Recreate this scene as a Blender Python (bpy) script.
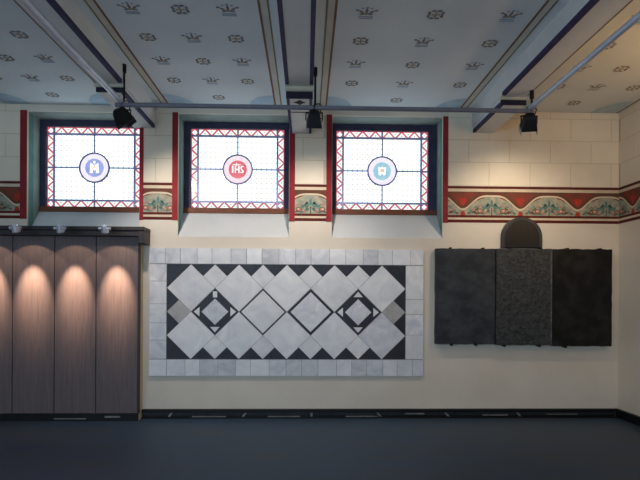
import bpy, math, random
from mathutils import Vector, Matrix
random.seed(7)
for o in list(bpy.data.objects): bpy.data.objects.remove(o)
S = bpy.context.scene
COL = S.collection
PI = math.pi

# ------------------------------------------------------------------ camera
EYE, DIST = 1.63, 6.70
F_PX = 495.0
YAW = math.atan(5.5e-5 * F_PX)
ROLL = 0.005
cam_d = bpy.data.cameras.new('camera')
cam_d.sensor_width = 36.0
cam_d.lens = F_PX / 640 * 36
cam_d.shift_y = 57 / 640
cam_d.clip_start = 0.05
cam = bpy.data.objects.new('camera', cam_d)
COL.objects.link(cam)
cam.matrix_world = (Matrix.Translation((0, -DIST, EYE)) @ Matrix.Rotation(-YAW, 4, 'Z')
                    @ Matrix.Rotation(PI / 2, 4, 'X') @ Matrix.Rotation(ROLL, 4, 'Z'))
S.camera = cam

# ------------------------------------------------------------------ world, large lights, exposure
W = bpy.data.worlds.new('world'); S.world = W
W.use_nodes = True
W.node_tree.nodes['Background'].inputs[0].default_value = (0.62, 0.76, 1.0, 1)
W.node_tree.nodes['Background'].inputs[1].default_value = 1.0
S.view_settings.view_transform = 'Standard'
S.view_settings.look = 'None'
S.view_settings.gamma = 1.0
S.view_settings.use_curve_mapping = False
S.view_settings.exposure = 0.0

def area(name, loc, target, sx, sy, power, col):
    d = bpy.data.lights.new(name, 'AREA'); d.shape = 'RECTANGLE'
    d.size, d.size_y, d.energy, d.color = sx, sy, power, col
    o = bpy.data.objects.new(name, d); COL.objects.link(o)
    o.location = loc
    o.rotation_euler = (Vector(target) - Vector(loc)).to_track_quat('-Z', 'Y').to_euler()
    return o
REAR_Y = -11.0
# area lights for the day through assumed windows in the wall behind the camera
for x in (-5.2, -2.6, 0.0):
    area('assumed_daylight', (x, REAR_Y + 0.05, 2.35), (x, 0, 2.1), 2.0, 2.3, 78, (0.57, 0.79, 1.0))
# assumed warm light added by the right-hand wall, beyond the frame, no lamp body
wl = bpy.data.lights.new('assumed_warm_light', 'POINT'); wl.energy = 24; wl.color = (1.0, 0.60, 0.22); wl.shadow_soft_size = 0.12
wlo = bpy.data.objects.new('assumed_warm_light', wl); COL.objects.link(wlo); wlo.location = (4.0, -2.3, 3.2)

# ------------------------------------------------------------------ materials
MATS = {}
def srgb(r, g, b):
    def f(c):
        c /= 255.0
        return c / 12.92 if c <= 0.04045 else ((c + 0.055) / 1.055) ** 2.4
    return (f(r), f(g), f(b), 1)
def new_mat(name):
    m = bpy.data.materials.new(name); m.use_nodes = True
    nt = m.node_tree; nt.nodes.clear()
    out = nt.nodes.new('ShaderNodeOutputMaterial')
    MATS[name] = m
    return m, nt, out
def N(nt, t, **kw):
    n = nt.nodes.new(t)
    for k, v in kw.items(): setattr(n, k, v)
    return n
def mat(name, c1, c2=None, scale=6.0, rough=0.8, metal=0.0, spec=0.3, detail=4.0, lo=0.35, hi=0.65,
        bump=0.0, bump_scale=None, rnd=0.0, stretch=None, distort=0.0):
    """two-tone noise in world space, optional relief and per-object brightness change"""
    m, nt, out = new_mat(name)
    p = N(nt, 'ShaderNodeBsdfPrincipled')
    p.inputs['Roughness'].default_value = rough
    p.inputs['Metallic'].default_value = metal
    p.inputs['Specular IOR Level'].default_value = spec
    nt.links.new(p.outputs[0], out.inputs[0])
    geo = N(nt, 'ShaderNodeNewGeometry')
    vec = geo.outputs['Position']
    if stretch:
        mp = N(nt, 'ShaderNodeMapping'); mp.inputs['Scale'].default_value = stretch
        nt.links.new(vec, mp.inputs[0]); vec = mp.outputs[0]
    if c2 is None: c2 = tuple(min(1, c * 0.86) for c in c1[:3]) + (1,)
    nz = N(nt, 'ShaderNodeTexNoise')
    nz.inputs['Scale'].default_value = scale; nz.inputs['Detail'].default_value = detail
    nz.inputs['Distortion'].default_value = distort
    nt.links.new(vec, nz.inputs['Vector'])
    r = N(nt, 'ShaderNodeValToRGB')
    r.color_ramp.elements[0].position = lo; r.color_ramp.elements[0].color = c1
    r.color_ramp.elements[1].position = hi; r.color_ramp.elements[1].color = c2
    nt.links.new(nz.outputs[0], r.inputs[0])
    colout = r.outputs[0]
    if rnd > 0:
        oi = N(nt, 'ShaderNodeObjectInfo')
        mr = N(nt, 'ShaderNodeMapRange')
        mr.inputs['To Min'].default_value = 1 - rnd; mr.inputs['To Max'].default_value = 1 + rnd
        nt.links.new(oi.outputs['Random'], mr.inputs[0])
        mx = N(nt, 'ShaderNodeVectorMath', operation='SCALE')
        nt.links.new(colout, mx.inputs[0]); nt.links.new(mr.outputs[0], mx.inputs['Scale'])
        colout = mx.outputs[0]
    nt.links.new(colout, p.inputs['Base Color'])
    if bump > 0:
        nb = N(nt, 'ShaderNodeTexNoise'); nb.inputs['Scale'].default_value = bump_scale or scale * 3
        nb.inputs['Detail'].default_value = 5
        nt.links.new(vec, nb.inputs['Vector'])
        bp = N(nt, 'ShaderNodeBump'); bp.inputs['Strength'].default_value = bump; bp.inputs['Distance'].default_value = 0.01
        nt.links.new(nb.outputs[0], bp.inputs['Height']); nt.links.new(bp.outputs[0], p.inputs['Normal'])
    return m
def glass_mat(name, col, strength, col2=None, grid=None):
    """stained glass lit from outside by the day"""
    m, nt, out = new_mat(name)
    e = N(nt, 'ShaderNodeEmission'); e.inputs[1].default_value = strength
    g = N(nt, 'ShaderNodeBsdfGlossy'); g.inputs['Roughness'].default_value = 0.15; g.inputs[0].default_value = (0.04, 0.04, 0.04, 1)
    a = N(nt, 'ShaderNodeAddShader')
    nt.links.new(e.outputs[0], a.inputs[0]); nt.links.new(g.outputs[0], a.inputs[1]); nt.links.new(a.outputs[0], out.inputs[0])
    geo = N(nt, 'ShaderNodeNewGeometry')
    if grid:
        # small square quarries with thin tinted leads between
        sp = N(nt, 'ShaderNodeSeparateXYZ'); nt.links.new(geo.outputs['Position'], sp.inputs[0])
        cb = N(nt, 'ShaderNodeCombineXYZ'); nt.links.new(sp.outputs['X'], cb.inputs['X']); nt.links.new(sp.outputs['Z'], cb.inputs['Y'])
        br = N(nt, 'ShaderNodeTexBrick'); br.offset = 0.0
        br.inputs['Scale'].default_value = 1.0; br.inputs['Brick Width'].default_value = 0.072; br.inputs['Row Height'].default_value = 0.072
        br.inputs['Mortar Size'].default_value = 0.0072; br.inputs['Mortar Smooth'].default_value = 0.3
        br.inputs['Color1'].default_value = col; br.inputs['Color2'].default_value = col2 or col
        nz = N(nt, 'ShaderNodeTexNoise'); nz.inputs['Scale'].default_value = 3.2; nt.links.new(geo.outputs['Position'], nz.inputs['Vector'])
        rp = N(nt, 'ShaderNodeValToRGB')
        rp.color_ramp.elements[0].position = 0.38; rp.color_ramp.elements[0].color = grid
        rp.color_ramp.elements[1].position = 0.62; rp.color_ramp.elements[1].color = (0.28, 0.26, 0.25, 1)
        nt.links.new(nz.outputs[0], rp.inputs[0]); nt.links.new(rp.outputs[0], br.inputs['Mortar'])
        nt.links.new(cb.outputs[0], br.inputs['Vector'])
        nt.links.new(br.outputs['Color'], e.inputs[0])
    else:
        nz = N(nt, 'ShaderNodeTexNoise'); nz.inputs['Scale'].default_value = 14
        nt.links.new(geo.outputs['Position'], nz.inputs['Vector'])
        rp = N(nt, 'ShaderNodeValToRGB')
        rp.color_ramp.elements[0].position = 0.35; rp.color_ramp.elements[0].color = col
        rp.color_ramp.elements[1].position = 0.65; rp.color_ramp.elements[1].color = col2 or col
        nt.links.new(nz.outputs[0], rp.inputs[0]); nt.links.new(rp.outputs[0], e.inputs[0])
    return m

mat('wall_plaster', srgb(226, 213, 196), srgb(218, 204, 187), scale=1.3, rough=0.9, bump=0.08, bump_scale=30)
mat('mortar', srgb(212, 195, 168), srgb(203, 186, 160), scale=3, rough=0.95)
mat('ashlar', srgb(238, 224, 202), srgb(231, 216, 193), scale=2.0, rough=0.9, bump=0.06, bump_scale=35, rnd=0.02)
mat('sill_plaster', srgb(204, 203, 202), srgb(197, 196, 195), scale=2.0, rough=0.9)
mat('ceiling_paint', srgb(224, 229, 232), srgb(215, 221, 225), scale=1.2, rough=0.9)
mat('beam_paint', srgb(222, 222, 220), srgb(213, 214, 214), scale=2.5, rough=0.85)
mat('cornice_paint', srgb(205, 200, 180), srgb(192, 186, 166), scale=5, rough=0.85)
mat('navy_paint', srgb(58, 52, 92), srgb(48, 44, 80), scale=8, rough=0.7)
mat('dark_navy', srgb(34, 32, 52), srgb(28, 26, 44), scale=8, rough=0.7)
mat('brown_line', srgb(142, 106, 80), srgb(130, 96, 72), scale=9, rough=0.85)
mat('olive_line', srgb(140, 130, 96), srgb(126, 116, 86), scale=9, rough=0.85)
mat('tan_band', srgb(212, 208, 198), srgb(205, 200, 190), scale=6, rough=0.9)
mat('stencil_brown', srgb(152, 136, 130), srgb(136, 120, 116), scale=20, rough=0.9)
mat('stencil_green', srgb(148, 152, 148), srgb(134, 139, 136), scale=20, rough=0.9)
mat('stencil_gold', srgb(198, 176, 128), srgb(186, 164, 120), scale=20, rough=0.9)
mat('stencil_blue', srgb(150, 162, 188), srgb(164, 174, 194), scale=20, rough=0.9)
mat('fan_blue', srgb(172, 196, 214), srgb(188, 206, 218), scale=9, rough=0.9)
mat('trim_red', srgb(150, 42, 48), srgb(132, 36, 44), scale=5, rough=0.8)
mat('reveal_teal', srgb(98, 140, 132), srgb(88, 126, 122), scale=5, rough=0.85)
mat('reveal_cream', srgb(220, 208, 184), srgb(208, 196, 172), scale=5, rough=0.85)
mat('reveal_grey', srgb(146, 156, 150), srgb(132, 142, 138), scale=5, rough=0.85)
mat('frieze_dark', srgb(112, 58, 46), srgb(94, 72, 54), scale=6, rough=0.9)
mat('frieze_line', srgb(98, 36, 30), srgb(84, 32, 28), scale=6, rough=0.9)
mat('frieze_cream', srgb(218, 198, 172), srgb(206, 184, 158), scale=6, rough=0.9)
mat('frieze_red', srgb(184, 62, 48), srgb(160, 54, 44), scale=7, rough=0.9)
mat('frieze_brick', srgb(140, 62, 50), srgb(104, 66, 50), scale=11, rough=0.9)
mat('frieze_ground', srgb(176, 162, 142), srgb(132, 142, 126), scale=16, rough=0.9)
mat('frieze_teal', srgb(104, 136, 126), srgb(86, 114, 108), scale=14, rough=0.9)
mat('frieze_olive', srgb(106, 104, 78), srgb(92, 92, 70), scale=14, rough=0.9)
mat('frieze_pink', srgb(190, 124, 110), srgb(172, 108, 96), scale=14, rough=0.9)
mat('lead', srgb(184, 180, 222), srgb(172, 168, 212), scale=10, rough=0.6)  # pale lilac: glare of the bright panes is put into the lead colour
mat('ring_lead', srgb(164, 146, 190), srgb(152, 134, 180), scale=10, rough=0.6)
mat('window_frame', srgb(66, 66, 90), srgb(56, 56, 78), scale=5, rough=0.6)
mat('sill_wood', srgb(128, 76, 52), srgb(108, 62, 44), scale=7, rough=0.6, stretch=(1, 1, 8))
glass_mat('glass_white', (0.68, 0.87, 1.0, 1), 2.55, (0.66, 0.88, 1.0, 1), grid=(0.29, 0.28, 0.16, 1))
glass_mat('glass_red', srgb(190, 66, 90), 1.0, srgb(214, 104, 126))
glass_mat('glass_pale', (1.0, 0.98, 1.0, 1), 1.1, (0.80, 0.95, 0.84, 1))
glass_mat('glass_lilac', srgb(236, 232, 252), 1.05, srgb(246, 240, 255))
glass_mat('glass_pinkwhite', srgb(252, 226, 238), 1.0, srgb(250, 240, 246))
glass_mat('glass_blue', srgb(146, 160, 226), 1.0, srgb(166, 180, 236))
glass_mat('glass_crimson', srgb(226, 104, 118), 1.0, srgb(236, 130, 140))
glass_mat('glass_aqua', srgb(150, 200, 220), 1.0, srgb(170, 214, 228))
glass_mat('glass_bright', (1.0, 1.0, 1.0, 1), 1.15, (1.0, 1.0, 1.0, 1))
glass_mat('glass_gold', srgb(246, 214, 120), 1.0, srgb(250, 226, 150))
glass_mat('glass_orange', srgb(246, 186, 150), 1.0, srgb(248, 200, 170))
mat('floor_concrete', srgb(42, 66, 92), srgb(54, 66, 78), scale=1.6, stretch=(.6, 2.2, 1), rough=0.5, spec=0.45, detail=8, lo=0.3, hi=0.7, bump=0.05, bump_scale=18, distort=0.6)  # blue of the reflected daylight is mixed into the base colour
mat('skirting_black', srgb(22, 22, 25), srgb(16, 16, 18), scale=6, rough=0.45)
mat('skirting_grey', srgb(50, 50, 52), srgb(38, 38, 40), scale=9, rough=0.5)
mat('skirting_pale', srgb(150, 148, 142), srgb(120, 118, 114), scale=9, rough=0.4, metal=0.4)
mat('veneer', srgb(112, 98, 98), srgb(100, 87, 88), scale=5, rough=0.55, stretch=(14, 14, 0.7), detail=6, bump=0.05, bump_scale=20, rnd=0.05)
mat('veneer_edge', srgb(210, 192, 160), srgb(198, 180, 148), scale=5, rough=0.7, stretch=(8, 8, 0.6))
mat('canopy_dark', srgb(66, 58, 58), srgb(56, 50, 50), scale=5, rough=0.5)
mat('chrome', srgb(232, 232, 240), srgb(220, 220, 230), scale=5, rough=0.32, metal=0.7, spec=0.6)
mat('black_metal', srgb(20, 20, 23), srgb(15, 15, 17), scale=8, rough=0.5)
mat('flap_metal', srgb(190, 188, 186), srgb(176, 174, 172), scale=8, rough=0.45, metal=0.3)  # pale tone carries the lamplight on the barn-door edges
mat('pipe_metal', srgb(128, 126, 136), srgb(118, 116, 126), scale=8, rough=0.5, metal=0.2)
mat('pipe_white', srgb(206, 212, 226), srgb(192, 198, 212), scale=8, rough=0.3, metal=0.2)
mat('marble_pale', srgb(238, 235, 234), srgb(216, 214, 217), scale=3.4, rough=0.5, detail=9, distort=1.6, lo=0.3, hi=0.72, rnd=0.07)
mat('marble_grey', srgb(228, 226, 227), srgb(196, 196, 202), scale=4.2, rough=0.5, detail=9, distort=1.8, lo=0.3, hi=0.7, rnd=0.09)
mat('marble_beige', srgb(184, 180, 177), srgb(168, 163, 160), scale=5, rough=0.55, detail=8, distort=1.2, rnd=0.04)
mat('marble_black', srgb(46, 45, 52), srgb(60, 60, 68), scale=5, rough=0.45, detail=8, lo=0.4, hi=0.8)
mat('grout', srgb(138, 136, 134), srgb(124, 122, 122), scale=8, rough=0.95)
mat('slate_blue', srgb(38, 41, 46), srgb(66, 69, 73), stretch=(1, 1, 1.3), scale=6, rough=0.5, detail=9, lo=0.35, hi=0.75, bump=0.1, bump_scale=25)
mat('chipped_slate', srgb(74, 76, 75), srgb(104, 105, 102), scale=14, rough=0.7, detail=10)
mat('slate_worn', srgb(40, 42, 43), srgb(88, 90, 89), scale=13, rough=0.55, detail=15, lo=0.36, hi=0.90, stretch=(1.2, 1, 1.6), distort=1.2, bump=0.3, bump_scale=30)
mat('slate_black', srgb(16, 16, 16), srgb(42, 42, 41), scale=7, rough=0.42, detail=8, lo=0.4, hi=0.8, bump=0.1, bump_scale=25)
mat('arch_field', srgb(18, 20, 23), srgb(30, 33, 36), scale=3, rough=0.4, detail=8, bump=0.1, bump_scale=25)
mat('slate_arch', srgb(48, 49, 52), srgb(70, 72, 75), scale=3, rough=0.45, detail=8, lo=0.35, hi=0.75, bump=0.1, bump_scale=25)
mat('bare_wall', srgb(205, 195, 178), srgb(196, 186, 170), scale=1.5, rough=0.9)

# ------------------------------------------------------------------ mesh builder
CACHE = {}
class MB:
    def __init__(self): self.v = []; self.f = []; self.m = []; self.s = []; self.mats = []
    def mi(self, m):
        if m not in self.mats: self.mats.append(m)
        return self.mats.index(m)
    def add(self, vs, fs, m, smooth=False):
        b = len(self.v); k = self.mi(m)
        self.v += [tuple(p) for p in vs]
        for f in fs: self.f.append(tuple(i + b for i in f)); self.m.append(k); self.s.append(smooth)
        return self
    def box(self, x0, x1, y0, y1, z0, z1, m):
        vs = [(x, y, z) for z in (z0, z1) for y in (y0, y1) for x in (x0, x1)]
        return self.add(vs, [(0, 2, 3, 1), (4, 5, 7, 6), (0, 1, 5, 4), (2, 6, 7, 3), (0, 4, 6, 2), (1, 3, 7, 5)], m)
    def obox(self, M, sx, sy, sz, m):
        vs = [M @ Vector((x, y, z)) for z in (-sz / 2, sz / 2) for y in (-sy / 2, sy / 2) for x in (-sx / 2, sx / 2)]
        return self.add(vs, [(0, 2, 3, 1), (4, 5, 7, 6), (0, 1, 5, 4), (2, 6, 7, 3), (0, 4, 6, 2), (1, 3, 7, 5)], m)
    def frust(self, M, a, b, z0, z1, m):
        """four-sided taper: half sizes a=(x,y) at z0, b at z1"""
        vs = [M @ Vector((sx * h[0], sy * h[1], z)) for h, z in ((a, z0), (b, z1)) for sx, sy in ((-1, -1), (1, -1), (1, 1), (-1, 1))]
        return self.add(vs, [(3, 2, 1, 0), (4, 5, 6, 7)] + [(i, (i + 1) % 4, (i + 1) % 4 + 4, i + 4) for i in range(4)], m)
    def prism(self, poly, y0, y1, m, inset=0.0):
        """polygon in the x-z plane, front face at y0 (towards the room), back at y1"""
        n = len(poly)
        area2 = sum(poly[i][0] * poly[(i + 1) % n][1] - poly[(i + 1) % n][0] * poly[i][1] for i in range(n))
        if area2 < 0: poly = poly[::-1]
        cx = sum(p[0] for p in poly) / n; cz = sum(p[1] for p in poly) / n
        vs = [(x, y0, z) for x, z in poly] + [(x, y1, z) for x, z in poly]
        fs = [tuple(range(n)), tuple(range(2 * n - 1, n - 1, -1))]
        fs += [(i + n, (i + 1) % n + n, (i + 1) % n, i) for i in range(n)]
        return self.add(vs, fs, m)
    def tube(self, p0, p1, r0, m, r1=None, n=16, caps=True):
        p0, p1 = Vector(p0), Vector(p1); r1 = r0 if r1 is None else r1
        q = (p1 - p0).to_track_quat('Z', 'Y')
        vs = []
        for p, r in ((p0, r0), (p1, r1)):
            for i in range(n):
                a = 2 * PI * i / n
                vs.append(p + q @ Vector((r * math.cos(a), r * math.sin(a), 0)))
        self.add(vs, [(i, (i + 1) % n, (i + 1) % n + n, i + n) for i in range(n)], m, True)
        if caps:
            self.add(vs[:n], [tuple(range(n - 1, -1, -1))], m); self.add(vs[n:], [tuple(range(n))], m)
        return self
    def path(self, pts, r, m, n=8):
        for a, b in zip(pts[:-1], pts[1:]): self.tube(a, b, r, m, n=n)
        return self
    def ring(self, c, r0, r1, y0, y1, m, n=40, a0=0, a1=2 * PI):
        vs = []
        for i in range(n + 1):
            a = a0 + (a1 - a0) * i / n
            for r in (r0, r1):
                for y in (y0, y1): vs.append((c[0] + r * math.cos(a), y, c[1] + r * math.sin(a)))
        fs = []
        for i in range(n):
            b = i * 4
            fs += [(b, b + 2, b + 6, b + 4), (b + 1, b + 5, b + 7, b + 3), (b + 2, b + 3, b + 7, b + 6), (b, b + 4, b + 5, b + 1)]
        return self.add(vs, fs, m)
    def build(self, name, parent=None, bevel=0.0, pivot=None, seg=2):
        lo = [min(p[i] for p in self.v) for i in range(3)]; hi = [max(p[i] for p in self.v) for i in range(3)]
        c = Vector(pivot) if pivot else Vector(((lo[0] + hi[0]) / 2, (lo[1] + hi[1]) / 2, (lo[2] + hi[2]) / 2))
        vs = [(round(p[0] - c.x, 5), round(p[1] - c.y, 5), round(p[2] - c.z, 5)) for p in self.v]
        key = (tuple(vs), tuple(self.f), tuple(self.mats))
        me = CACHE.get(key)
        if me is None:
            me = bpy.data.meshes.new(name)
            me.from_pydata(vs, [], self.f); me.update()
            for k in self.mats: me.materials.append(MATS[k])
            me.polygons.foreach_set('material_index', self.m)
            me.polygons.foreach_set('use_smooth', self.s)
            CACHE[key] = me
        o = bpy.data.objects.new(name, me); COL.objects.link(o)
        if parent is not None:
            o.parent = parent; o.location = c - WORLD[parent.name]
        else: o.location = c
        WORLD[o.name] = c
        if bevel > 0:
            b = o.modifiers.new('bevel', 'BEVEL'); b.width = bevel; b.segments = seg; b.limit_method = 'ANGLE'; b.angle_limit = math.radians(40)
        return o
WORLD = {}
def empty(name, loc):
    o = bpy.data.objects.new(name, None); COL.objects.link(o); o.location = loc; WORLD[o.name] = Vector(loc)
    o.empty_display_size = 0.1
    return o
def thing(o, label, cat, group=None):
    o['label'] = label; o['category'] = cat; o['kind'] = 'thing'
    if group: o['group'] = group
    return o
def struct(o, label=None, cat=None):
    o['kind'] = 'structure'
    if label: o['label'] = label
    if cat: o['category'] = cat
    return o
def box(name, m, x0, x1, y0, y1, z0, z1, parent=None, bevel=0.0):
    return MB().box(x0, x1, y0, y1, z0, z1, m).build(name, parent, bevel)

def shrink(poly, g):
    """move every edge of a convex polygon inwards by g"""
    n = len(poly)
    a2 = sum(poly[i][0] * poly[(i + 1) % n][1] - poly[(i + 1) % n][0] * poly[i][1] for i in range(n))
    if a2 < 0: poly = poly[::-1]
    out = []
    for i in range(n):
        p0, p1, p2 = Vector(poly[i - 1]), Vector(poly[i]), Vector(poly[(i + 1) % n])
        e1, e2 = (p1 - p0).normalized(), (p2 - p1).normalized()
        n1, n2 = Vector((-e1.y, e1.x)), Vector((-e2.y, e2.x))
        k = (n1 + n2); out.append(tuple(p1 + k * (g / (1 + n1.dot(n2)))))
    return out

# ------------------------------------------------------------------ the room
XR, XL, CEIL, TH = 4.29, -7.0, 4.18, 0.62
struct(box('floor', 'floor_concrete', XL - .3, XR + .3, REAR_Y - .3, TH, -.12, 0), 'dark grey polished concrete floor with a bluish sheen', 'floor')
ceiling = struct(box('ceiling', 'ceiling_paint', XL - .3, XR + .3, REAR_Y - .3, TH, CEIL, CEIL + .12), 'pale painted ceiling stencilled with crowns and rosettes between beams', 'ceiling')

# back wall with three window openings (opening edges, top, and the sloping sill's foot)
OPEN = [(-3.733, -2.245), (-1.736, -0.240), (0.335, 1.850)]
OTOP, SILL_IN, SILL_OUT, REV = 4.09, 2.81, 2.435, 0.31
b = MB()
b.box(XL - .3, XR + .3, 0, TH, 0, SILL_OUT, 'wall_plaster')
xs = [XL - .3] + [e for o in OPEN for e in o] + [XR + .3]
for i in range(0, len(xs), 2): b.box(xs[i], xs[i + 1], 0, TH, SILL_OUT, OTOP, 'wall_plaster')
b.box(XL - .3, XR + .3, 0, TH, OTOP, CEIL, 'wall_plaster')
wall_back = struct(b.build('wall_back'), 'cream plaster wall with painted frieze and three stained glass windows', 'wall')
wall_right = struct(box('wall_right', 'wall_plaster', XR, XR + .3, REAR_Y, 0, 0, CEIL), 'cream plaster side wall meeting the back wall beside dark slabs', 'wall')
struct(box('wall_left', 'bare_wall', XL - .3, XL, REAR_Y, 0, 0, CEIL), 'plain pale side wall', 'wall')
# wall behind the camera, with window openings assumed for the light from the rear
b = MB()
RO = [(-6.25, -4.15), (-3.65, -1.55), (-1.05, 1.05)]
b.box(XL - .3, XR + .3, REAR_Y - .3, REAR_Y, 0, 1.1, 'bare_wall'); b.box(XL - .3, XR + .3, REAR_Y - .3, REAR_Y, 3.6, CEIL, 'bare_wall')
xs = [XL - .3] + [e for o in RO for e in o] + [XR + .3]
for i in range(0, len(xs), 2): b.box(xs[i], xs[i + 1], REAR_Y - .3, REAR_Y, 1.1, 3.6, 'bare_wall')
struct(b.build('wall_front'), 'plain pale wall with assumed tall windows behind the viewer', 'wall')

# painted ashlar courses above the frieze: each block a slab with an open joint round it
FT, FB = 3.153, 2.656
COURSE = [FT + 0.002, 3.48, 3.785, 4.085, CEIL]
def ashlar(parent, a0, a1, side, phase=0.0, L=0.565):
    G = 0.004
    if side == 'back': box('mortar_bed', 'mortar', a0 + .001, a1 - .001, -.0015, .001, COURSE[0], COURSE[-1] - .001, parent)
    else: box('mortar_bed', 'mortar', XR - .0015, XR + .001, a0 + .001, a1 - .001, COURSE[0], COURSE[-1] - .001, parent)
    for r in range(4):
        z0, z1 = COURSE[r] + G, COURSE[r + 1] - G
        s = -12.0 + phase + (r % 2) * L * 0.5
        while s < a1:
            p, q = max(s + G, a0), min(s + L - G, a1)
            if q - p > 0.05:
                if side == 'back': box('stone_block', 'ashlar', p, q, -0.004, 0.001, z0, z1, parent)
                else: box('stone_block', 'ashlar', XR - 0.004, XR + 0.001, p, q, z0, z1, parent)
            s += L
for a0, a1 in ((-4.75, -3.825), (-2.19, -1.815), (-0.16, 0.255), (1.925, XR - 0.006)):
    ashlar(wall_back, a0, a1, 'back', 0.36)
ashlar(wall_right, -2.6, -0.006, 'right', 0.1)

# ------------------------------------------------------------------ painted frieze
PER = 0.795
def ell(cx, cz, a, bb, rot=0, n=10):
    c, s = math.cos(rot), math.sin(rot)
    return [(cx + a * math.cos(t) * c - bb * math.sin(t) * s, cz + a * math.cos(t) * s + bb * math.sin(t) * c) for t in [2 * PI * i / n for i in range(n)]]
def frieze(name, a0, a1, valley, place, parent):
    b = MB()
    def poly(pts, lay, m):
        pts = [(min(max(s, a0), a1), z) for s, z in pts]
        n = len(pts)
        if sum(pts[i][0] * pts[(i + 1) % n][1] - pts[(i + 1) % n][0] * pts[i][1] for i in range(n)) < 0: pts = pts[::-1]
        if abs(max(p[0] for p in pts) - min(p[0] for p in pts)) < 1e-4: return
        b.add([place(s, z, 0.0012 + 0.0007 * lay) for s, z in pts], [tuple(range(n))], m)
    def band(z0, z1, lay, m): poly([(a0, z0), (a1, z0), (a1, z1), (a0, z1)], lay, m)
    band(FB, FB + 0.040, 0, 'frieze_line'); band(FB + 0.040, FB + 0.069, 0, 'frieze_cream'); band(FB + 0.069, FB + 0.101, 0, 'frieze_line')
    Z0, Z1 = FB + 0.101, FT - 0.075
    band(Z0, Z1, 0, 'frieze_dark')
    band(FT - 0.075, FT - 0.034, 0, 'frieze_cream'); band(FT - 0.034, FT, 0, 'frieze_line')
    zv, za = Z0 + 0.085, Z1 - 0.052
    def bell(s):
        t = ((s - valley) / PER) % 1.0
        w = math.sin(PI * t)
        return zv + (za - zv) * (3 * w * w - 2 * w * w * w)
    n = max(8, int((a1 - a0) / 0.02)); st = [a0 + (a1 - a0) * i / n for i in range(n + 1)]
    for p, q in zip(st[:-1], st[1:]):
        poly([(p, Z0), (q, Z0), (q, bell(q) - .02), (p, bell(p) - .02)], 1, 'frieze_ground')
        poly([(p, bell(p) - .018), (q, bell(q) - .018), (q, bell(q) + .006), (p, bell(p) + .006)], 2, 'frieze_cream')
        t = (((p + q) / 2 - valley) / PER) % 1.0
        if 0.24 < t < 0.36 or 0.64 < t < 0.76:
            poly([(p, bell(p) - .034), (q, bell(q) - .034), (q, bell(q) - .018), (p, bell(p) - .018)], 3, 'frieze_brick')
    k0 = int(math.floor((a0 - valley) / PER)) - 1
    for k in range(k0, k0 + int((a1 - a0) / PER) + 4):
        v = valley + k * PER; c = v + PER / 2
        if a0 - .2 < v < a1 + .2:     # red heart hanging between two arches
            poly([(v, zv + .03), (v + .05, zv + .06), (v + .12, zv + .14), (v + .21, Z1 - .03), (v + .12, Z1 - .006), (v + .04, Z1 - .012), (v, Z1 - .03),
                  (v - .04, Z1 - .012), (v - .12, Z1 - .006), (v - .21, Z1 - .03), (v - .12, zv + .14), (v - .05, zv + .06)], 2, 'frieze_brick')
            poly([(v, zv + .035), (v + .04, zv + .09), (v + .055, zv + .14), (v + .02, zv + .155), (v, zv + .14), (v - .02, zv + .155), (v - .055, zv + .14), (v - .04, zv + .09)], 3, 'frieze_red')
            poly([(v - .035, Z0), (v + .035, Z0), (v + .022, zv - .03), (v - .022, zv - .03)], 3, 'frieze_red')
        if a0 - .3 < c < a1 + .3:     # palmette with flowers and leaves inside the arch
            for i, (ang, ln) in enumerate(((90, .085), (48, .068), (132, .068), (12, .075), (168, .075), (-38, .05), (218, .05))):
                a = math.radians(ang); d = .03 + ln * .5
                x, z = c + math.cos(a) * d, Z0 + .09 + math.sin(a) * d
                if a0 + .02 < x < a1 - .02: poly(ell(x, z, ln * .58, .019, a), 3, 'frieze_teal')
            poly([(c - .008, Z0), (c + .008, Z0), (c + .008, Z0 + .1), (c - .008, Z0 + .1)], 4, 'frieze_olive')
            for sg in (-1, 1):
                for dx, dz, a, bb, rot, m, lay in ((.155, .058, .046, .036, 0, 'frieze_olive', 3), (.155, .058, .034, .025, 0, 'frieze_pink', 4), (.165, .062, .013, .011, 0, 'frieze_cream', 5),
                                                   (.115, .10, .034, .014, .9, 'frieze_teal', 3), (.205, .085, .036, .014, -.7, 'frieze_olive', 3), (.235, .04, .034, .017, .3, 'frieze_brick', 3),
                                                   (.275, .05, .030, .016, 1.0, 'frieze_teal', 3), (.085, .03, .032, .013, -.5, 'frieze_pink', 3), (.31, .03, .026, .013, -.6, 'frieze_olive', 3),
                                                   (.16, .125, .03, .010, -.35, 'frieze_pink', 3), (.06, .135, .035, .011, -.6, 'frieze_olive', 3), (.215, .115, .03, .010, -.5, 'frieze_teal', 3),
                                                   (.125, .022, .03, .012, .3, 'frieze_teal', 3), (.19, .025, .028, .012, -.3, 'frieze_olive', 3), (.255, .085, .024, .010, -.9, 'frieze_pink', 3), (.05, .075, .022, .011, .8, 'frieze_pink', 3)):
                    x = c + sg * dx
                    if a0 + .02 < x < a1 - .02: poly(ell(x, Z0 + dz, a, bb, rot * sg), lay, m)
    return b.build(name, parent)
on_back = lambda s, z, d: (s, -d, z)
frieze('frieze', -4.85, -3.820, -3.86, on_back, wall_back)
frieze('frieze', -2.196, -1.808, -2.0 - PER / 2, on_back, wall_back)
frieze('frieze', -0.167, 0.262, 0.048 - PER / 2, on_back, wall_back)
frieze('frieze', 1.918, XR - .002, 2.125, on_back, wall_back)
# on the right wall s runs from the corner towards the camera
frieze('frieze', 0.002, 3.2, 0.30, lambda s, z, d: (XR - d, -s, z), wall_right)
for x0, x1 in ((-3.82, -3.733), (-2.245, -2.194), (-1.810, -1.736), (-0.240, -0.165), (0.260, 0.335), (1.850, 1.920)):
    box('red_border', 'trim_red', x0, x1, -0.008, 0.001, FB - .005, OTOP + .01, wall_back)

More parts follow.
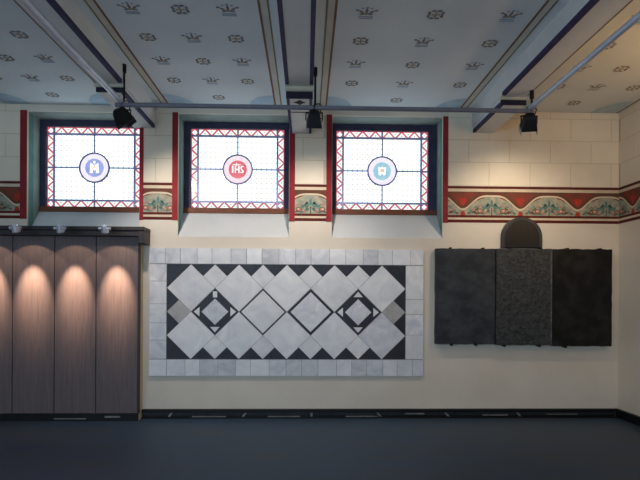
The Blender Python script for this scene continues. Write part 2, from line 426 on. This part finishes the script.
# ------------------------------------------------------------------ windows
def window(n, x0, x1, gx, label):
    w = struct(empty('window_%d' % n, ((x0 + x1) / 2, REV, SILL_IN)), label, 'window')
    YF = REV                                   # frame plane
    # splayed sill of white plaster and painted reveals
    s = MB()
    pts = [(0.0, SILL_OUT), (YF + .05, SILL_OUT), (YF + .05, SILL_IN), (YF, SILL_IN)]
    vs = [(x, y, z) for x in (x0, x1) for y, z in pts]
    s.add(vs, [(0, 1, 2, 3), (7, 6, 5, 4), (0, 4, 5, 1), (1, 5, 6, 2), (2, 6, 7, 3), (3, 7, 4, 0)], 'sill_plaster')
    s.build('sloping_sill', w)
    for x, d in ((x0, 1), (x1, -1)):
        for y0, y1, m, nm in ((.0, .03, 'reveal_cream', 'reveal_edge'), (.03, .15, 'reveal_teal', 'reveal_stripe'), (.15, YF, 'reveal_grey', 'reveal_face')):
            zb = lambda y: SILL_OUT + (SILL_IN - SILL_OUT) * y / YF
            r = MB(); xa, xb = (x, x + .004) if d > 0 else (x - .004, x)
            vs = [(xx, yy, zz) for xx in (xa, xb) for yy, zz in ((y0, zb(y0)), (y1, zb(y1)), (y1, OTOP), (y0, OTOP))]
            r.add(vs, [(3, 2, 1, 0), (4, 5, 6, 7), (0, 1, 5, 4), (1, 2, 6, 5), (2, 3, 7, 6), (3, 0, 4, 7)], m).build(nm, w)
    box('reveal_head', 'reveal_grey', x0 + .004, x1 - .004, .03, YF, OTOP - .004, OTOP, w)
    # glass area
    GW, GZ0, GZ1 = 0.6575, 2.875, 4.0
    a0, a1 = gx - GW, gx + GW
    box('frame_jamb', 'window_frame', x0, a0, YF, YF + .07, GZ0, OTOP, w)
    box('frame_jamb', 'window_frame', a1, x1, YF, YF + .07, GZ0, OTOP, w)
    box('frame_head', 'window_frame', a0, a1, YF, YF + .07, GZ1, OTOP, w)
    box('frame_sill', 'sill_wood', x0, x1, YF - .02, YF + .07, SILL_IN - .01, GZ0, w)
    yb = YF + .05
    BW = 0.098
    i0, i1, j0, j1 = a0 + BW, a1 - BW, GZ0 + BW, GZ1 - BW
    cx, cz = gx, (GZ0 + GZ1) / 2 - .005
    for xa, xb in ((i0, cx), (cx, i1)):
        for za, zb_ in ((j0, cz), (cz, j1)): box('quarry_pane', 'glass_white', xa, xb, yb, yb + .01, za, zb_, w)
    # red border strips with pale triangles in a zigzag
    for xa, xb, za, zb_ in ((i0, i1, j1, GZ1), (i0, i1, GZ0, j0), (a0, i0, j0, j1), (i1, a1, j0, j1)):
        box('border_pane', 'glass_red', xa, xb, yb, yb + .01, za, zb_, w)
    for xa in (a0, i1):
        for za in (GZ0, j1):
            box('corner_pane', 'glass_red', xa, xa + BW, yb, yb + .01, za, za + BW, w)
    t = MB()
    def run(p, q, v0, v1, horiz, cnt, first):
        half = (q - p) / (cnt + 1)
        for i in range(cnt):
            u0 = p + half * i; u1 = u0 + 2 * half; um = u0 + half
            pts = [(u0, v0), (u1, v0), (um, v1)] if (i + first) % 2 == 0 else [(u0, v1), (um, v0), (u1, v1)]
            if not horiz: pts = [(v, u) for u, v in pts]
            pts = shrink(pts, .0115)
            t.prism(pts, yb - .004, yb + .002, 'glass_pale')
            gx_, gz_ = sum(c[0] for c in pts) / 3, sum(c[1] for c in pts) / 3
            t.prism(ell(gx_, gz_, .008, .008, n=6), yb - .006, yb - .003, 'glass_red')
        for e, d_ in ((p, 1), (q, -1)):       # half triangles close the run at both ends
            k_ = first if d_ > 0 else first + cnt + 1
            va, vb = (v1, v0) if k_ % 2 == 0 else (v0, v1)
            pts = [(e, va), (e + d_ * half, va), (e, vb)]
            if not horiz: pts = [(v, u) for u, v in pts]
            t.prism(shrink(pts, .0095), yb - .004, yb + .002, 'glass_pale')
    run(i0 + .004, cx - .004, j1, GZ1, True, 5, 0); run(cx + .004, i1 - .004, j1, GZ1, True, 5, 0)
    run(i0 + .004, cx - .004, GZ0, j0, True, 5, 1); run(cx + .004, i1 - .004, GZ0, j0, True, 5, 1)
    run(j0 + .004, cz - .004, a0, i0, False, 4, 0); run(cz + .004, j1 - .004, a0, i0, False, 4, 1)
    run(j0 + .004, cz - .004, i1, a1, False, 4, 1); run(cz + .004, j1 - .004, i1, a1, False, 4, 0)
    for xa in (a0, i1):
        for za in (GZ0, j1):
            x_, z_ = xa + BW / 2, za + BW / 2
            t.prism([(x_ - .040, z_), (x_, z_ - .040), (x_ + .040, z_), (x_, z_ + .040)], yb - .004, yb + .002, 'glass_pale')
    o = t.build('border_glass', w); o['kind'] = 'stuff'
    # lead bars
    L = .010
    RR = 0.203
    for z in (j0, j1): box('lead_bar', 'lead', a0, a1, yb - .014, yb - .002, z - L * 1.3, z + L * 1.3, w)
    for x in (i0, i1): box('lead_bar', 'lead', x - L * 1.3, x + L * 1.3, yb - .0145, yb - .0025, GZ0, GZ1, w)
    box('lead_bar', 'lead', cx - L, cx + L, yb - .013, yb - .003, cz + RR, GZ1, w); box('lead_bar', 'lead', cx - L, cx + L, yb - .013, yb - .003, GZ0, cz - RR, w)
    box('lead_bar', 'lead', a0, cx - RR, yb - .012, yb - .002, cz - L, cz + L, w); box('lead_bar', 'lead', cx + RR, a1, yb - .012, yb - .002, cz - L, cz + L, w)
    # roundel
    ro = MB().prism(ell(cx, cz, RR, RR, n=40), yb - .008, yb + .004, 'glass_pinkwhite' if n == 2 else 'glass_lilac').build('roundel', w)
    MB().ring((cx, cz), RR - .008, RR + .012, yb - .02, yb, 'ring_lead').build('roundel_lead', ro)
    disc = {1: 'glass_blue', 2: 'glass_crimson', 3: 'glass_aqua'}[n]
    MB().prism(ell(cx, cz, .130, .130, n=14), yb - .011, yb - .004, disc).build('roundel_disc', ro)
    e = MB(); y0, y1 = yb - .014, yb - .008
    P = lambda pts, m, lay=0: e.prism([(cx + x, cz + z) for x, z in pts], y0 - .002 * lay, y1, m)
    if n == 1:      # pale crowned double-tower device
        P([(-.065, -.075), (-.022, -.075), (-.022, -.02), (0, -.045), (.022, -.02), (.022, -.075), (.065, -.075), (.055, .07), (.02, .05), (0, .02), (-.02, .05), (-.055, .07)], 'glass_bright')
        P([(-.02, .085), (0, .04), (.02, .085), (0, .1)], 'glass_bright')
        P(ell(0, .012, .016, .016), 'glass_gold', 1)
    elif n == 2:    # I H S with a bar across
        P([(-.082, -.05), (-.062, -.05), (-.062, .05), (-.082, .05)], 'glass_bright')
        for xa in (-.042, .008): P([(xa, -.05), (xa + .018, -.05), (xa + .018, .05), (xa, .05)], 'glass_bright')
        P([(-.024, -.008), (.008, -.008), (.008, .010), (-.024, .010)], 'glass_bright')
        P([(-.07, .062), (.04, .062), (.04, .072), (-.07, .072)], 'glass_bright'); P([(-.022, .05), (-.012, .05), (-.012, .098), (-.022, .098)], 'glass_bright')
        P([(.038, -.05), (.078, -.05), (.086, -.022), (.056, .012), (.056, .034), (.082, .034), (.082, .05), (.048, .05), (.038, .03), (.040, .004), (.066, -.022), (.066, -.034), (.038, -.034)], 'glass_bright')
    else:           # pale shield
        P([(-.05, -.05), (-.02, -.068), (.02, -.068), (.05, -.05), (.055, .06), (.02, .05), (0, .068), (-.02, .05), (-.055, .06)], 'glass_bright')
        P([(-.024, -.012), (.028, -.018), (.03, .026), (.0, .034), (-.026, .026)], 'glass_orange', 1)
        P([(-.022, -.068), (.022, -.068), (.014, -.045), (-.014, -.045)], 'glass_aqua', 1)
    e.build('emblem', ro)
    return w
window(1, *OPEN[0], -2.992, 'stained glass window with blue roundel above the wooden panelling')
window(2, *OPEN[1], -0.984, 'stained glass window with red lettered roundel above the marble panel')
window(3, *OPEN[2], 1.071, 'stained glass window with pale aqua roundel nearest the dark slabs')

# ------------------------------------------------------------------ ceiling beams and corbels
SOF = 3.965
def beam(xc, front, ksof, label, plain=0):
    w = 0.305; x0, x1 = xc - w / 2, xc + w / 2
    bm = struct(empty('ceiling_beam', (xc, 0, SOF)), label, 'beam')
    box('beam_body', 'beam_paint', x0, x1, REAR_Y, 0, SOF, CEIL, bm)
    NW = 0.042
    for i, xa in enumerate((x0 - .003, x1 - NW + .003)):
        if plain == (-1, 1)[i]:      # outer edge: only a thin brown line
            xl = x0 + .006 if i == 0 else x1 - .016
            box('edge_line', 'brown_line', xl, xl + .010, REAR_Y, front - .06, SOF - .003, SOF + .01, bm)
            continue
        box('edge_stripe', 'navy_paint', xa, xa + NW, REAR_Y, front - .06, SOF - .004, SOF + .036, bm)
    # corbel carrying the beam at the wall
    k = box('corbel', 'beam_paint', x0 + .012, x1 - .012, front, 0, ksof, SOF - .002, bm)
    for i, xa in enumerate((x0 + .008, x1 - .008 - .034)):
        if plain == (-1, 1)[i]: continue
        box('corbel_stripe', 'navy_paint', xa, xa + .034, front + .02, -.03, ksof - .004, ksof + .04, k)
    rr_ = .032 if plain == 0 else .019
    MB().tube((x0 - .005, front - .02, SOF - rr_), (x1 + .005, front - .02, SOF - rr_), rr_, 'cornice_paint', n=16).build('corbel_roll', k)
    box('corbel_face', 'dark_navy', x0 + .004, x1 - .004, front - .012, front + .004, ksof - .006, SOF - (.055 if plain == 0 else .030), k)
    for sg, xe in ((-1, x0), (1, x1)):          # painted lines on the ceiling beside the beam
        a, c = xe + sg * .105, xe + sg * .185
        box('margin_band', 'tan_band', min(a, c), max(a, c), REAR_Y, -.01, CEIL - .0012, CEIL + .001, bm)
        box('margin_line', 'olive_line', a - .008, a + .008, REAR_Y, -.01, CEIL - .003, CEIL + .001, bm)
        box('margin_line', 'brown_line', c - .011, c + .011, REAR_Y, -.01, CEIL - .003, CEIL + .001, bm)
    return bm, k, x0, x1
beam(-2.182, -1.17, 3.885, 'pale ceiling beam with navy edges over the window with blue roundel', -1)
bm, k, x0, x1 = beam(-0.090, -1.20, 3.835, 'pale ceiling beam with a dark diamond painted on its corbel')
d = MB(); zc = 3.8335
d.add([(-.09 + x, -1.085 + y, zc) for x, y in ((-.075, 0), (-.03, -.035), (0, -.075), (.03, -.035), (.075, 0), (.03, .035), (0, .075), (-.03, .035))], [tuple(range(7, -1, -1))], 'dark_navy')
d.box(-.21, .03, -.80, -.775, zc - .001, zc + .002, 'navy_paint')
d.build('corbel_diamond', k)
beam(2.395, -1.00, 3.880, 'pale ceiling beam with navy edges over the bare ashlar wall', 1)

# stencils on the ceiling
def flat(b, pts, m, lay, x, y):
    b.add([(x + px, y - pz, CEIL - .0015 - .0006 * lay) for px, pz in pts], [tuple(range(len(pts)))[::-1]], m)
def crown(x, y):
    b = MB()
    for dx, dz, a, bb, rot, m in ((0, .035, .013, .04, 0, 'stencil_brown'), (-.048, .022, .030, .012, -.7, 'stencil_brown'), (.048, .022, .030, .012, .7, 'stencil_brown'),
                                  (-.085, .045, .018, .015, 0, 'stencil_green'), (.085, .045, .018, .015, 0, 'stencil_green'), (0, .085, .017, .016, 0, 'stencil_blue'),
                                  (-.035, -.012, .028, .015, .2, 'stencil_green'), (.035, -.012, .028, .015, -.2, 'stencil_green'), (0, -.005, .015, .02, 0, 'stencil_brown'),
                                  (-.04, .075, .012, .012, 0, 'stencil_blue'), (.04, .075, .012, .012, 0, 'stencil_blue')):
        flat(b, ell(dx, dz, a, bb, rot, 8), m, 1, x, y)
    flat(b, ell(0, -.005, .012, .012, 0, 6), 'stencil_gold', 3, x, y)
    for z, h in ((-.055, .008), (-.082, .006)):
        flat(b, [(-.065, z - h), (.065, z - h), (.065, z + h), (-.065, z + h)], 'stencil_blue', 1, x, y)
    b.build('stencil_crown', ceiling)
def rosette(x, y):
    b = MB()
    for i in range(8):
        a = 2 * PI * (i + .5) / 8
        flat(b, ell(.066 * math.cos(a), .062 * math.sin(a), .026, .016, a + PI / 2 + (.5 if i % 2 else -.5), 8), 'stencil_brown' if i % 2 else 'stencil_green', 1, x, y)
    for i in range(4):
        a = PI / 2 * i
        flat(b, ell(.03 * math.cos(a), .028 * math.sin(a), .012, .010, a, 6), 'stencil_brown', 2, x, y)
    flat(b, ell(0, 0, .020, .018, 0, 8), 'stencil_gold', 3, x, y)
    b.build('stencil_rosette', ceiling)
ROWS = [-.33, -.815, -1.30, -1.785, -2.27, -2.755, -3.24]
for cols, kind in (((-3.66, -3.235, -2.82), 0), ((-1.575, -1.135, -.71), 0), ((.525, 1.15, 1.825), 0), ((3.02, 3.48, 3.94), 1)):
    for c, x in enumerate(cols):
        for r, y in enumerate(ROWS):
            if r == 0 and c != 1: continue
            if kind == 1:
                rosette(x, y) if (r + c) % 2 else crown(x, y)
            else:
                rosette(x, y) if (r + c) % 2 == (1 if r or c == 1 else 0) else crown(x, y)
def fan(x, y, sg):
    b = MB(); n = 8; pts = [(0, 0)] + [(sg * .34 * math.cos(PI / 2 * i / n), .40 * math.sin(PI / 2 * i / n)) for i in range(n + 1)]
    if sg < 0: pts = [pts[0]] + pts[:0:-1]
    flat(b, pts, 'fan_blue', 1, x, y)
    b.build('corner_fan', ceiling)
for x, sg in ((-4.02, 1), (-2.53, -1), (-1.83, 1), (-.44, -1), (.26, 1), (2.04, -1), (2.75, 1), (4.22, -1)): fan(x, -.02, sg)
box('margin_line', 'brown_line', XR - .05, XR - .03, -3.5, -.01, CEIL - .003, CEIL + .001, ceiling)

# ------------------------------------------------------------------ skirting
sk = MB().box(-2.19, XR - .045, -.045, 0, .085, .118, 'skirting_black').box(-2.19, XR - .045, -.02, 0, 0, .085, 'skirting_black').build('baseboard_back')
struct(sk, 'low black skirting with short pale strips along the wall foot', 'baseboard')
box('channel_back', 'skirting_grey', -2.19, XR - .045, -.028, -.02, .036, .072, sk)
box('channel_lip', 'skirting_black', -2.19, XR - .045, -.06, -.02, 0.0, .016, sk)
for xa, xb, z0, z1 in ((-1.52, -1.07, .018, .028), (-.51, -.08, .018, .028), (.54, .97, .018, .028), (1.34, 1.60, .05, .066), (2.40, 2.74, .032, .046), (3.28, 3.70, .045, .052)):
    box('pale_strip', 'skirting_pale', xa, xb, -.05, -.028, z0, z1, sk)  # short pale pieces spaced along the skirting foot
for xa, dz in ((-1.84, .03), (-.86, .04), (.06, 0), (.99, -.04), (1.92, -.05), (2.90, -.04)):
    z0, z1 = .022, .07
    MB().prism([(xa, z0), (xa + .03, z0), (xa + .03 + dz, z1), (xa + dz, z1)], -.048, -.028, 'skirting_pale').build('slant_piece', sk)
skr = MB().box(XR - .045, XR, -5, 0, .085, .118, 'skirting_black').box(XR - .03, XR, -5, 0, 0, .085, 'skirting_black').build('baseboard_right')
struct(skr, 'low black skirting along the side wall', 'baseboard')

# ------------------------------------------------------------------ inlaid marble panel
PX0, PX1, PZ0, PZ1 = -2.100, 1.585, 0.563, 2.280
IX0, IX1, IZ0, IZ1 = -1.868, 1.340, 0.790, 2.062
pn = thing(empty('marble_pavement_panel', ((PX0 + PX1) / 2, 0, PZ0)), 'large black and white inlaid marble panel mounted on the wall', 'stone panel')
box('backing', 'grout', PX0 + .003, PX1 - .003, -.018, -.0005, PZ0 + .003, PZ1 - .003, pn)
UX, UZ = (IX1 - IX0) / 10, (IZ1 - IZ0) / 4
def P2(u, v): return (IX0 + u * UX, IZ1 - v * UZ)
G = 0.0022
def tile(name, poly, m, parent=pn, y=-.026, g=G):
    return MB().prism(shrink(poly, g), y + random.uniform(-.0012, .0012), -.012, m).build(name, parent)
def dia(u, v, h): return [P2(u, v - h), P2(u + h, v), P2(u, v + h), P2(u - h, v)]
for v in (1, 3):
    for u in (1, 3, 5, 7, 9): tile('diamond_slab', dia(u, v, 1), random.choice(['marble_pale', 'marble_pale', 'marble_grey']))
for v in (.5, 3.5):
    for u in (2, 4, 6, 8): tile('small_diamond', dia(u, v, .5), random.choice(['marble_pale', 'marble_grey', 'marble_pale']))
for u in (.5, 9.5): tile('small_diamond', dia(u, 2, .5), 'marble_beige')
for u in range(1, 9):
    tile('dark_triangle', [P2(u, 0), P2(u + 1, 0), P2(u + .5, .5)], 'marble_black')
    tile('dark_triangle', [P2(u, 4), P2(u + 1, 4), P2(u + .5, 3.5)], 'marble_black')
for v in (1, 2):
    tile('dark_triangle', [P2(0, v), P2(0, v + 1), P2(.5, v + .5)], 'marble_black')
    tile('dark_triangle', [P2(10, v), P2(10, v + 1), P2(9.5, v + .5)], 'marble_black')
for a, b_, c in (((0, 0), (1, 0), (0, 1)), ((10, 0), (9, 0), (10, 1)), ((0, 4), (1, 4), (0, 3)), ((10, 4), (9, 4), (10, 3))):
    tile('corner_triangle', [P2(*a), P2(*b_), P2(*c)], 'marble_black')
def frame_piece(u, v, h0, h1, parent=pn):
    o_, i_ = dia(u, v, h0), dia(u, v, h1)
    b = MB()
    for i in range(4):
        j = (i + 1) % 4
        b.prism([o_[i], o_[j], i_[j], i_[i]], -.0265, -.012, 'marble_black')
    return b.build('dark_inlay', parent)
for u in (2, 8):
    fr = MB().prism(dia(u, 2, .97), -.0262, -.012, 'marble_black').build('dark_inlay', pn)
    tile('inner_diamond', dia(u, 2, .56), 'marble_grey', fr, -.0285, .001)
    t = .20
    for ax, ay in ((0, -1), (1, 0), (0, 1), (-1, 0)):
        tip, base = .88, .64
        pts = [P2(u + ax * tip, 2 + ay * tip), P2(u + ax * base + ay * t, 2 + ay * base + ax * t), P2(u + ax * base - ay * t, 2 + ay * base - ax * t)]
        if u == 2 and ay == -1:
            pts = [P2(u - .09, 2 - .86), P2(u + .09, 2 - .86), P2(u + .09, 2 - .6), P2(u - .09, 2 - .6)]
        tile('inlay_chip', pts, 'marble_pale', fr, -.0285, .0005)
frame_piece(4, 2, .97, .91); tile('inner_diamond', dia(4, 2, .91), 'marble_pale', pn, -.026, .001)
frame_piece(6, 2, .97, .85); tile('inner_diamond', dia(6, 2, .85), 'marble_grey', pn, -.026, .001)
# border tiles
def rect(x0, x1, z0, z1): return [(x0, z0), (x1, z0), (x1, z1), (x0, z1)]
def bordrow(z0, z1, seed):
    r = random.Random(seed); x = PX0
    while x < PX1 - .05:
        w = 0.228 + r.uniform(-.035, .03)
        if PX1 - (x + w) < .12: w = PX1 - x
        tile('border_tile', rect(x, x + w, z0, z1), r.choice(['marble_pale', 'marble_grey', 'marble_pale', 'marble_pale', 'marble_grey']), g=.0025)
        x += w
bordrow(IZ1 + .004, PZ1, 3); bordrow(PZ0, IZ0 - .004, 5)
for x0, x1, cuts in ((PX0, IX0 - .003, (0, .18, .42, .62, .80, 1)), (IX1 + .003, PX1, (0, .36, .52, .74, 1))):
    for a, c in zip(cuts[:-1], cuts[1:]):
        tile('border_tile', rect(x0, x1, IZ1 - c * (IZ1 - IZ0), IZ1 - a * (IZ1 - IZ0)), random.choice(['marble_grey', 'marble_pale']), g=.0025)

# ------------------------------------------------------------------ dark slabs on the right
def rough_slab(x0, x1, z0, z1, y, m, seed, parent):
    r = random.Random(seed); pts = []
    def edge(p, q, n):
        for i in range(n):
            t = i / n; j = .004 if i else .002
            pts.append((p[0] + (q[0] - p[0]) * t + r.uniform(-j, j), p[1] + (q[1] - p[1]) * t + r.uniform(-j, j)))
    edge((x0, z0), (x1, z0), 12); edge((x1, z0), (x1, z1), 14); edge((x1, z1), (x0, z1), 12); edge((x0, z1), (x0, z0), 14)
    return MB().prism(pts, y, -.012, m).build('slab', parent, .004, seg=1)
def slab_thing(x0, x1, z0, z1, y, m, label, seed, pins):
    t = thing(empty('stone_slab', ((x0 + x1) / 2, 0, z0)), label, 'stone slab', 'dark stone slabs hung side by side')
    rough_slab(x0, x1, z0, z1, y, m, seed, t)
    for px in pins:
        MB().tube((px, -.010, z0 - .012), (px, y - .02, z0 - .012), .012, 'black_metal', n=10).tube((px, y - .020, z0 - .02), (px, y - .020, z0 + .02), .009, 'black_metal', n=8).build('support_pin', t)
    for px in (x0 + .25 * (x1 - x0), x0 + .8 * (x1 - x0)):
        MB().box(px - .012, px + .012, y - .008, -.010, z1 - .002, z1 + .014, 'black_metal').build('top_clip', t)
    return t
slab_thing(1.738, 2.545, 1.004, 2.293, -.085, 'slate_blue', 'dark blue-grey stone slab hung nearest the marble panel', 1, (1.96, 2.29))
slab_thing(2.557, 3.319, .994, 2.295, -.094, 'slate_worn', 'worn chalky black stone slab hung between two darker slabs', 2, (2.675, 3.15))
slab_thing(3.332, 4.147, .981, 2.297, -.090, 'slate_black', 'glossy black stone slab hung nearest the room corner', 3, (3.51,))
mw = [o for o in bpy.data.objects if o.get('label', '').startswith('worn chalky')][0]
rr = random.Random(11)
pts = [(3.300 + rr.uniform(-.006, .006), 1.0 + i * .0856) for i in range(16)] + [(3.3195, 2.284), (3.3195, 1.0)]
MB().prism(pts, -.0955, -.088, 'chipped_slate').build('chipped_edge', mw)
a = thing(empty('arched_stone', (2.925, 0, 2.309)), 'small round-topped dark stone set above the middle slab', 'arched stone')
def archpoly(w, zb, zt, n=24):
    hw = w / 2; zs = zb + (zt - zb) * .36
    return [(2.925 - hw, zb), (2.925 + hw, zb)] + [(2.925 + hw * math.cos(PI * i / n), zs + (zt - zs) * math.sin(PI * i / n)) for i in range(n + 1)]
MB().prism(archpoly(.565, 2.3095, 2.732), -.05, -.001, 'slate_arch').build('rim', a, .012)
MB().prism(archpoly(.475, 2.313, 2.690), -.058, -.045, 'arch_field').build('raised_field', a, .006)

# ------------------------------------------------------------------ wooden panelling with canopy
CY = -.15
cab = thing(empty('wooden_panelling', (-3.6, -.07, 0)), 'tall brown wood-veneer panelling with dark canopy against the wall', 'panelling')
box('carcass', 'veneer_edge', -5.43, -2.192, CY + .022, 0, .0, 2.42, cab)
box('edge_strip', 'canopy_dark', -2.206, -2.190, CY - .004, CY + .05, .09, 2.40, cab)
seams = [-2.206, -2.752, -3.287, -3.826, -4.365, -4.90, -5.43]
for a_, c_ in zip(seams[:-1], seams[1:]):
    box('panel', 'veneer', c_ + .005, a_ - .005, CY, CY + .022, .095, 2.41, cab, .002)
box('panel_gap_back', 'black_metal', -5.43, -2.207, CY + .0185, CY + .0215, .095, 2.41, cab)
box('plinth', 'skirting_black', -5.43, -2.2, CY - .03, CY + .02, 0, .09, cab)
for xa, xb in ((-3.27, -2.86), (-2.62, -2.42)): box('plinth_strip', 'skirting_pale', xa, xb, CY - .036, CY - .03, .045 if xb > -2.5 else .025, .066 if xb > -2.5 else .038, cab)
can = MB()
can.box(-5.43, -2.095, -.27, 0, 2.475, 2.525, 'canopy_dark').box(-5.43, -2.105, -.25, 0, 2.405, 2.475, 'canopy_dark')
can.box(-2.175, -2.10, -.26, 0, 2.31, 2.475, 'canopy_dark')
can.build('canopy', cab, .008)

for i, xc in enumerate((-4.096, -3.556, -3.02, -2.479)):
    # lamp heads stand out from the canopy and shine back on to the panels
    lx, ly, lz = xc, -.56, 2.455
    nm = ['chrome spot lamp on canopy, last before the picture edge', 'chrome spot lamp on canopy below the edge of the window with blue roundel', 'chrome spot lamp on canopy between two other chrome lamps', 'chrome spot lamp on canopy nearest the marble panel'][i]
    t = thing(empty('picture_spot', (lx, -.2, 2.525)), nm, 'spot lamp', 'chrome spots along the panelling canopy')
    MB().path([(lx, -.279, 2.50), (lx, -.30, 2.505), (lx, ly + .03, 2.475), (lx, ly, lz + .02)], .006, 'canopy_dark', 8).build('arm', t)
    box('foot_plate', 'canopy_dark', lx - .022, lx + .022, -.280, -.271, 2.482, 2.518, t)
    dirv = Vector((0, CY - ly, -.76)).normalized()
    p = Vector((lx, ly, lz))
    hd = MB().tube(p - dirv * .03, p + dirv * .035, .030, 'chrome', .044, 16).tube(p - dirv * .045, p - dirv * .03, .020, 'chrome', .030, 16)
    hd.tube(p + dirv * .035, p + dirv * .05, .046, 'chrome', .046, 16).build('head', t)
    MB().tube((lx - .052, ly, lz), (lx + .052, ly, lz), .012, 'chrome', n=10).build('pivot', t)
    for sx in (-.058, .058): MB().tube((lx + sx - .012, ly, lz), (lx + sx + .012, ly, lz), .02, 'chrome', n=12).build('pivot_knob', t)
    for pw, ang, bl in ((245, 37, 1.0), (7, 92, .15)):          # bright core and the faint outer ring of the reflector
        ld = bpy.data.lights.new('picture_spot_light', 'SPOT'); ld.energy = pw; ld.color = (1.0, .70, .46)
        ld.spot_size = math.radians(ang); ld.spot_blend = bl; ld.shadow_soft_size = .015
        lo = bpy.data.objects.new('picture_spot_light', ld); COL.objects.link(lo); lo.parent = t
        lo.location = p + dirv * .058 - WORLD[t.name]; lo.rotation_euler = dirv.to_track_quat('-Z', 'Y').to_euler()

# ------------------------------------------------------------------ lighting pipe frame and stage lamps
PY, PZ, PR = -1.20, 3.732, .025
pf = thing(empty('lighting_pipe_frame', (0.2, PY, PZ)), 'grey metal pipe frame hung below the beams carrying black lamps', 'pipe frame')
MB().tube((-2.11, PY, PZ), (2.54, PY, PZ), PR, 'pipe_metal', n=16).build('cross_pipe', pf)
for x in (-2.045, 2.495):
    MB().tube((x, PY + .03, PZ + .028), (x, REAR_Y + .3, PZ + .028), PR + .004, 'pipe_white', n=16).build('side_pipe', pf)
    MB().box(x - .032, x + .032, PY - .032, PY + .032, PZ - .028, PZ + .05, 'pipe_metal').build('pipe_joint', pf, .008)
for x, zt in ((-2.02, CEIL), (.085, CEIL), (2.525, SOF)):
    h = MB().tube((x, PY + .01, PZ), (x, PY + .01, zt), .012, 'black_metal', n=10)
    h.tube((x, PY + .01, zt - .09), (x, PY + .01, zt), .024, 'black_metal', n=10)
    h.build('hanger_rod', pf)

def stage_lamp(x, aim, label, col, power, size, w=.19, hl=.20, spot=116, flap='flap_metal'):
    p = Vector((x, PY + .02, PZ - .135)); t = thing(empty('stage_lamp', (x, PY, PZ - .02)), label, 'stage lamp', 'black stage lamps on the pipe')
    d = (Vector(aim) - p).normalized()
    q = d.to_track_quat('Z', 'Y'); M = Matrix.Translation(p) @ q.to_matrix().to_4x4()
    hb = MB().frust(M, (w * .36, hl * .34), (w * .5, hl * .5), -.075, .055, 'black_metal')
    hb.frust(M, (w * .26, hl * .22), (w * .36, hl * .34), -.105, -.075, 'black_metal')
    for i in range(3): hb.obox(M @ Matrix.Translation((0, 0, -.06 + i * .035)), w * (.84 + .1 * i), hl * .12, .012, 'black_metal')
    hb.build('housing', t, .006)
    MB().obox(M @ Matrix.Translation((0, 0, .0575)), w * .86, hl * .86, .004, 'flap_metal').build('front_glass', t)
    for sx in (-1, 1):
        FM = M @ Matrix.Translation((sx * w * .50, 0, .055)) @ Matrix.Rotation(sx * .06, 4, 'Y') @ Matrix.Translation((0, 0, .02))
        MB().obox(FM, .006, hl * .9, .04, flap).build('barn_door', t)
    yo = MB()
    for sx in (-1, 1): yo.tube(p + Vector((sx * (w * .5 + .006), 0, 0)), p + Vector((sx * (w * .5 + .006), 0, .085)), .007, 'black_metal', n=8)
    yo.box(x - w * .5 - .012, x + w * .5 + .012, p.y - .014, p.y + .014, p.z + .080, p.z + .090, 'black_metal')
    yo.build('yoke', t)
    c = MB().ring((x, PZ), PR + .001, PR + .014, PY - .022, PY + .022, 'black_metal', n=20)
    c2 = MB()
    for i in range(20):
        a0_, a1_ = 2 * PI * i / 20, 2 * PI * (i + 1) / 20
        c2.tube((x, PY + (PR + .007) * math.cos(a0_), PZ + (PR + .007) * math.sin(a0_)), (x, PY + (PR + .007) * math.cos(a1_), PZ + (PR + .007) * math.sin(a1_)), .007, 'black_metal', n=6)
    c2.box(x - .015, x + .015, PY - .012, PY + .03, PZ - .052, PZ - .020, 'black_metal')
    c2.build('hook_clamp', t)
    MB().path([(x + .03, PY + .02, PZ - .09), (x + .07, PY + .03, PZ - .03), (x + .085, PY + .02, PZ + .03), (x + .05, PY + .01, PZ + .05), (x + .0, PY, PZ + .035)], .006, 'black_metal', 8).build('cable', t)
    ld = bpy.data.lights.new('stage_lamp_light', 'SPOT'); ld.energy = power; ld.color = col
    ld.spot_size = math.radians(spot); ld.spot_blend = 1.0; ld.shadow_soft_size = .05
    lo = bpy.data.objects.new('stage_lamp_light', ld); COL.objects.link(lo); lo.parent = t
    lo.location = p + d * .10 - WORLD[t.name]; lo.rotation_euler = d.to_track_quat('-Z', 'Y').to_euler()
stage_lamp(-2.035, (-1.4, 0, 2.15), 'black stage lamp hanging in front of the window with blue roundel', (1.0, .91, .82), 80, .1, .155, .17, flap='black_metal')
stage_lamp(.075, (.05, 0, 2.05), 'black stage lamp hanging beside the corbel with painted diamond', (1.0, .91, .81), 80, .1, .17, .2)
stage_lamp(2.50, (2.75, 0, 2.3), 'black stage lamp hanging in front of the plain ashlar wall', (1.0, .85, .65), 56, .1, .17, .19)
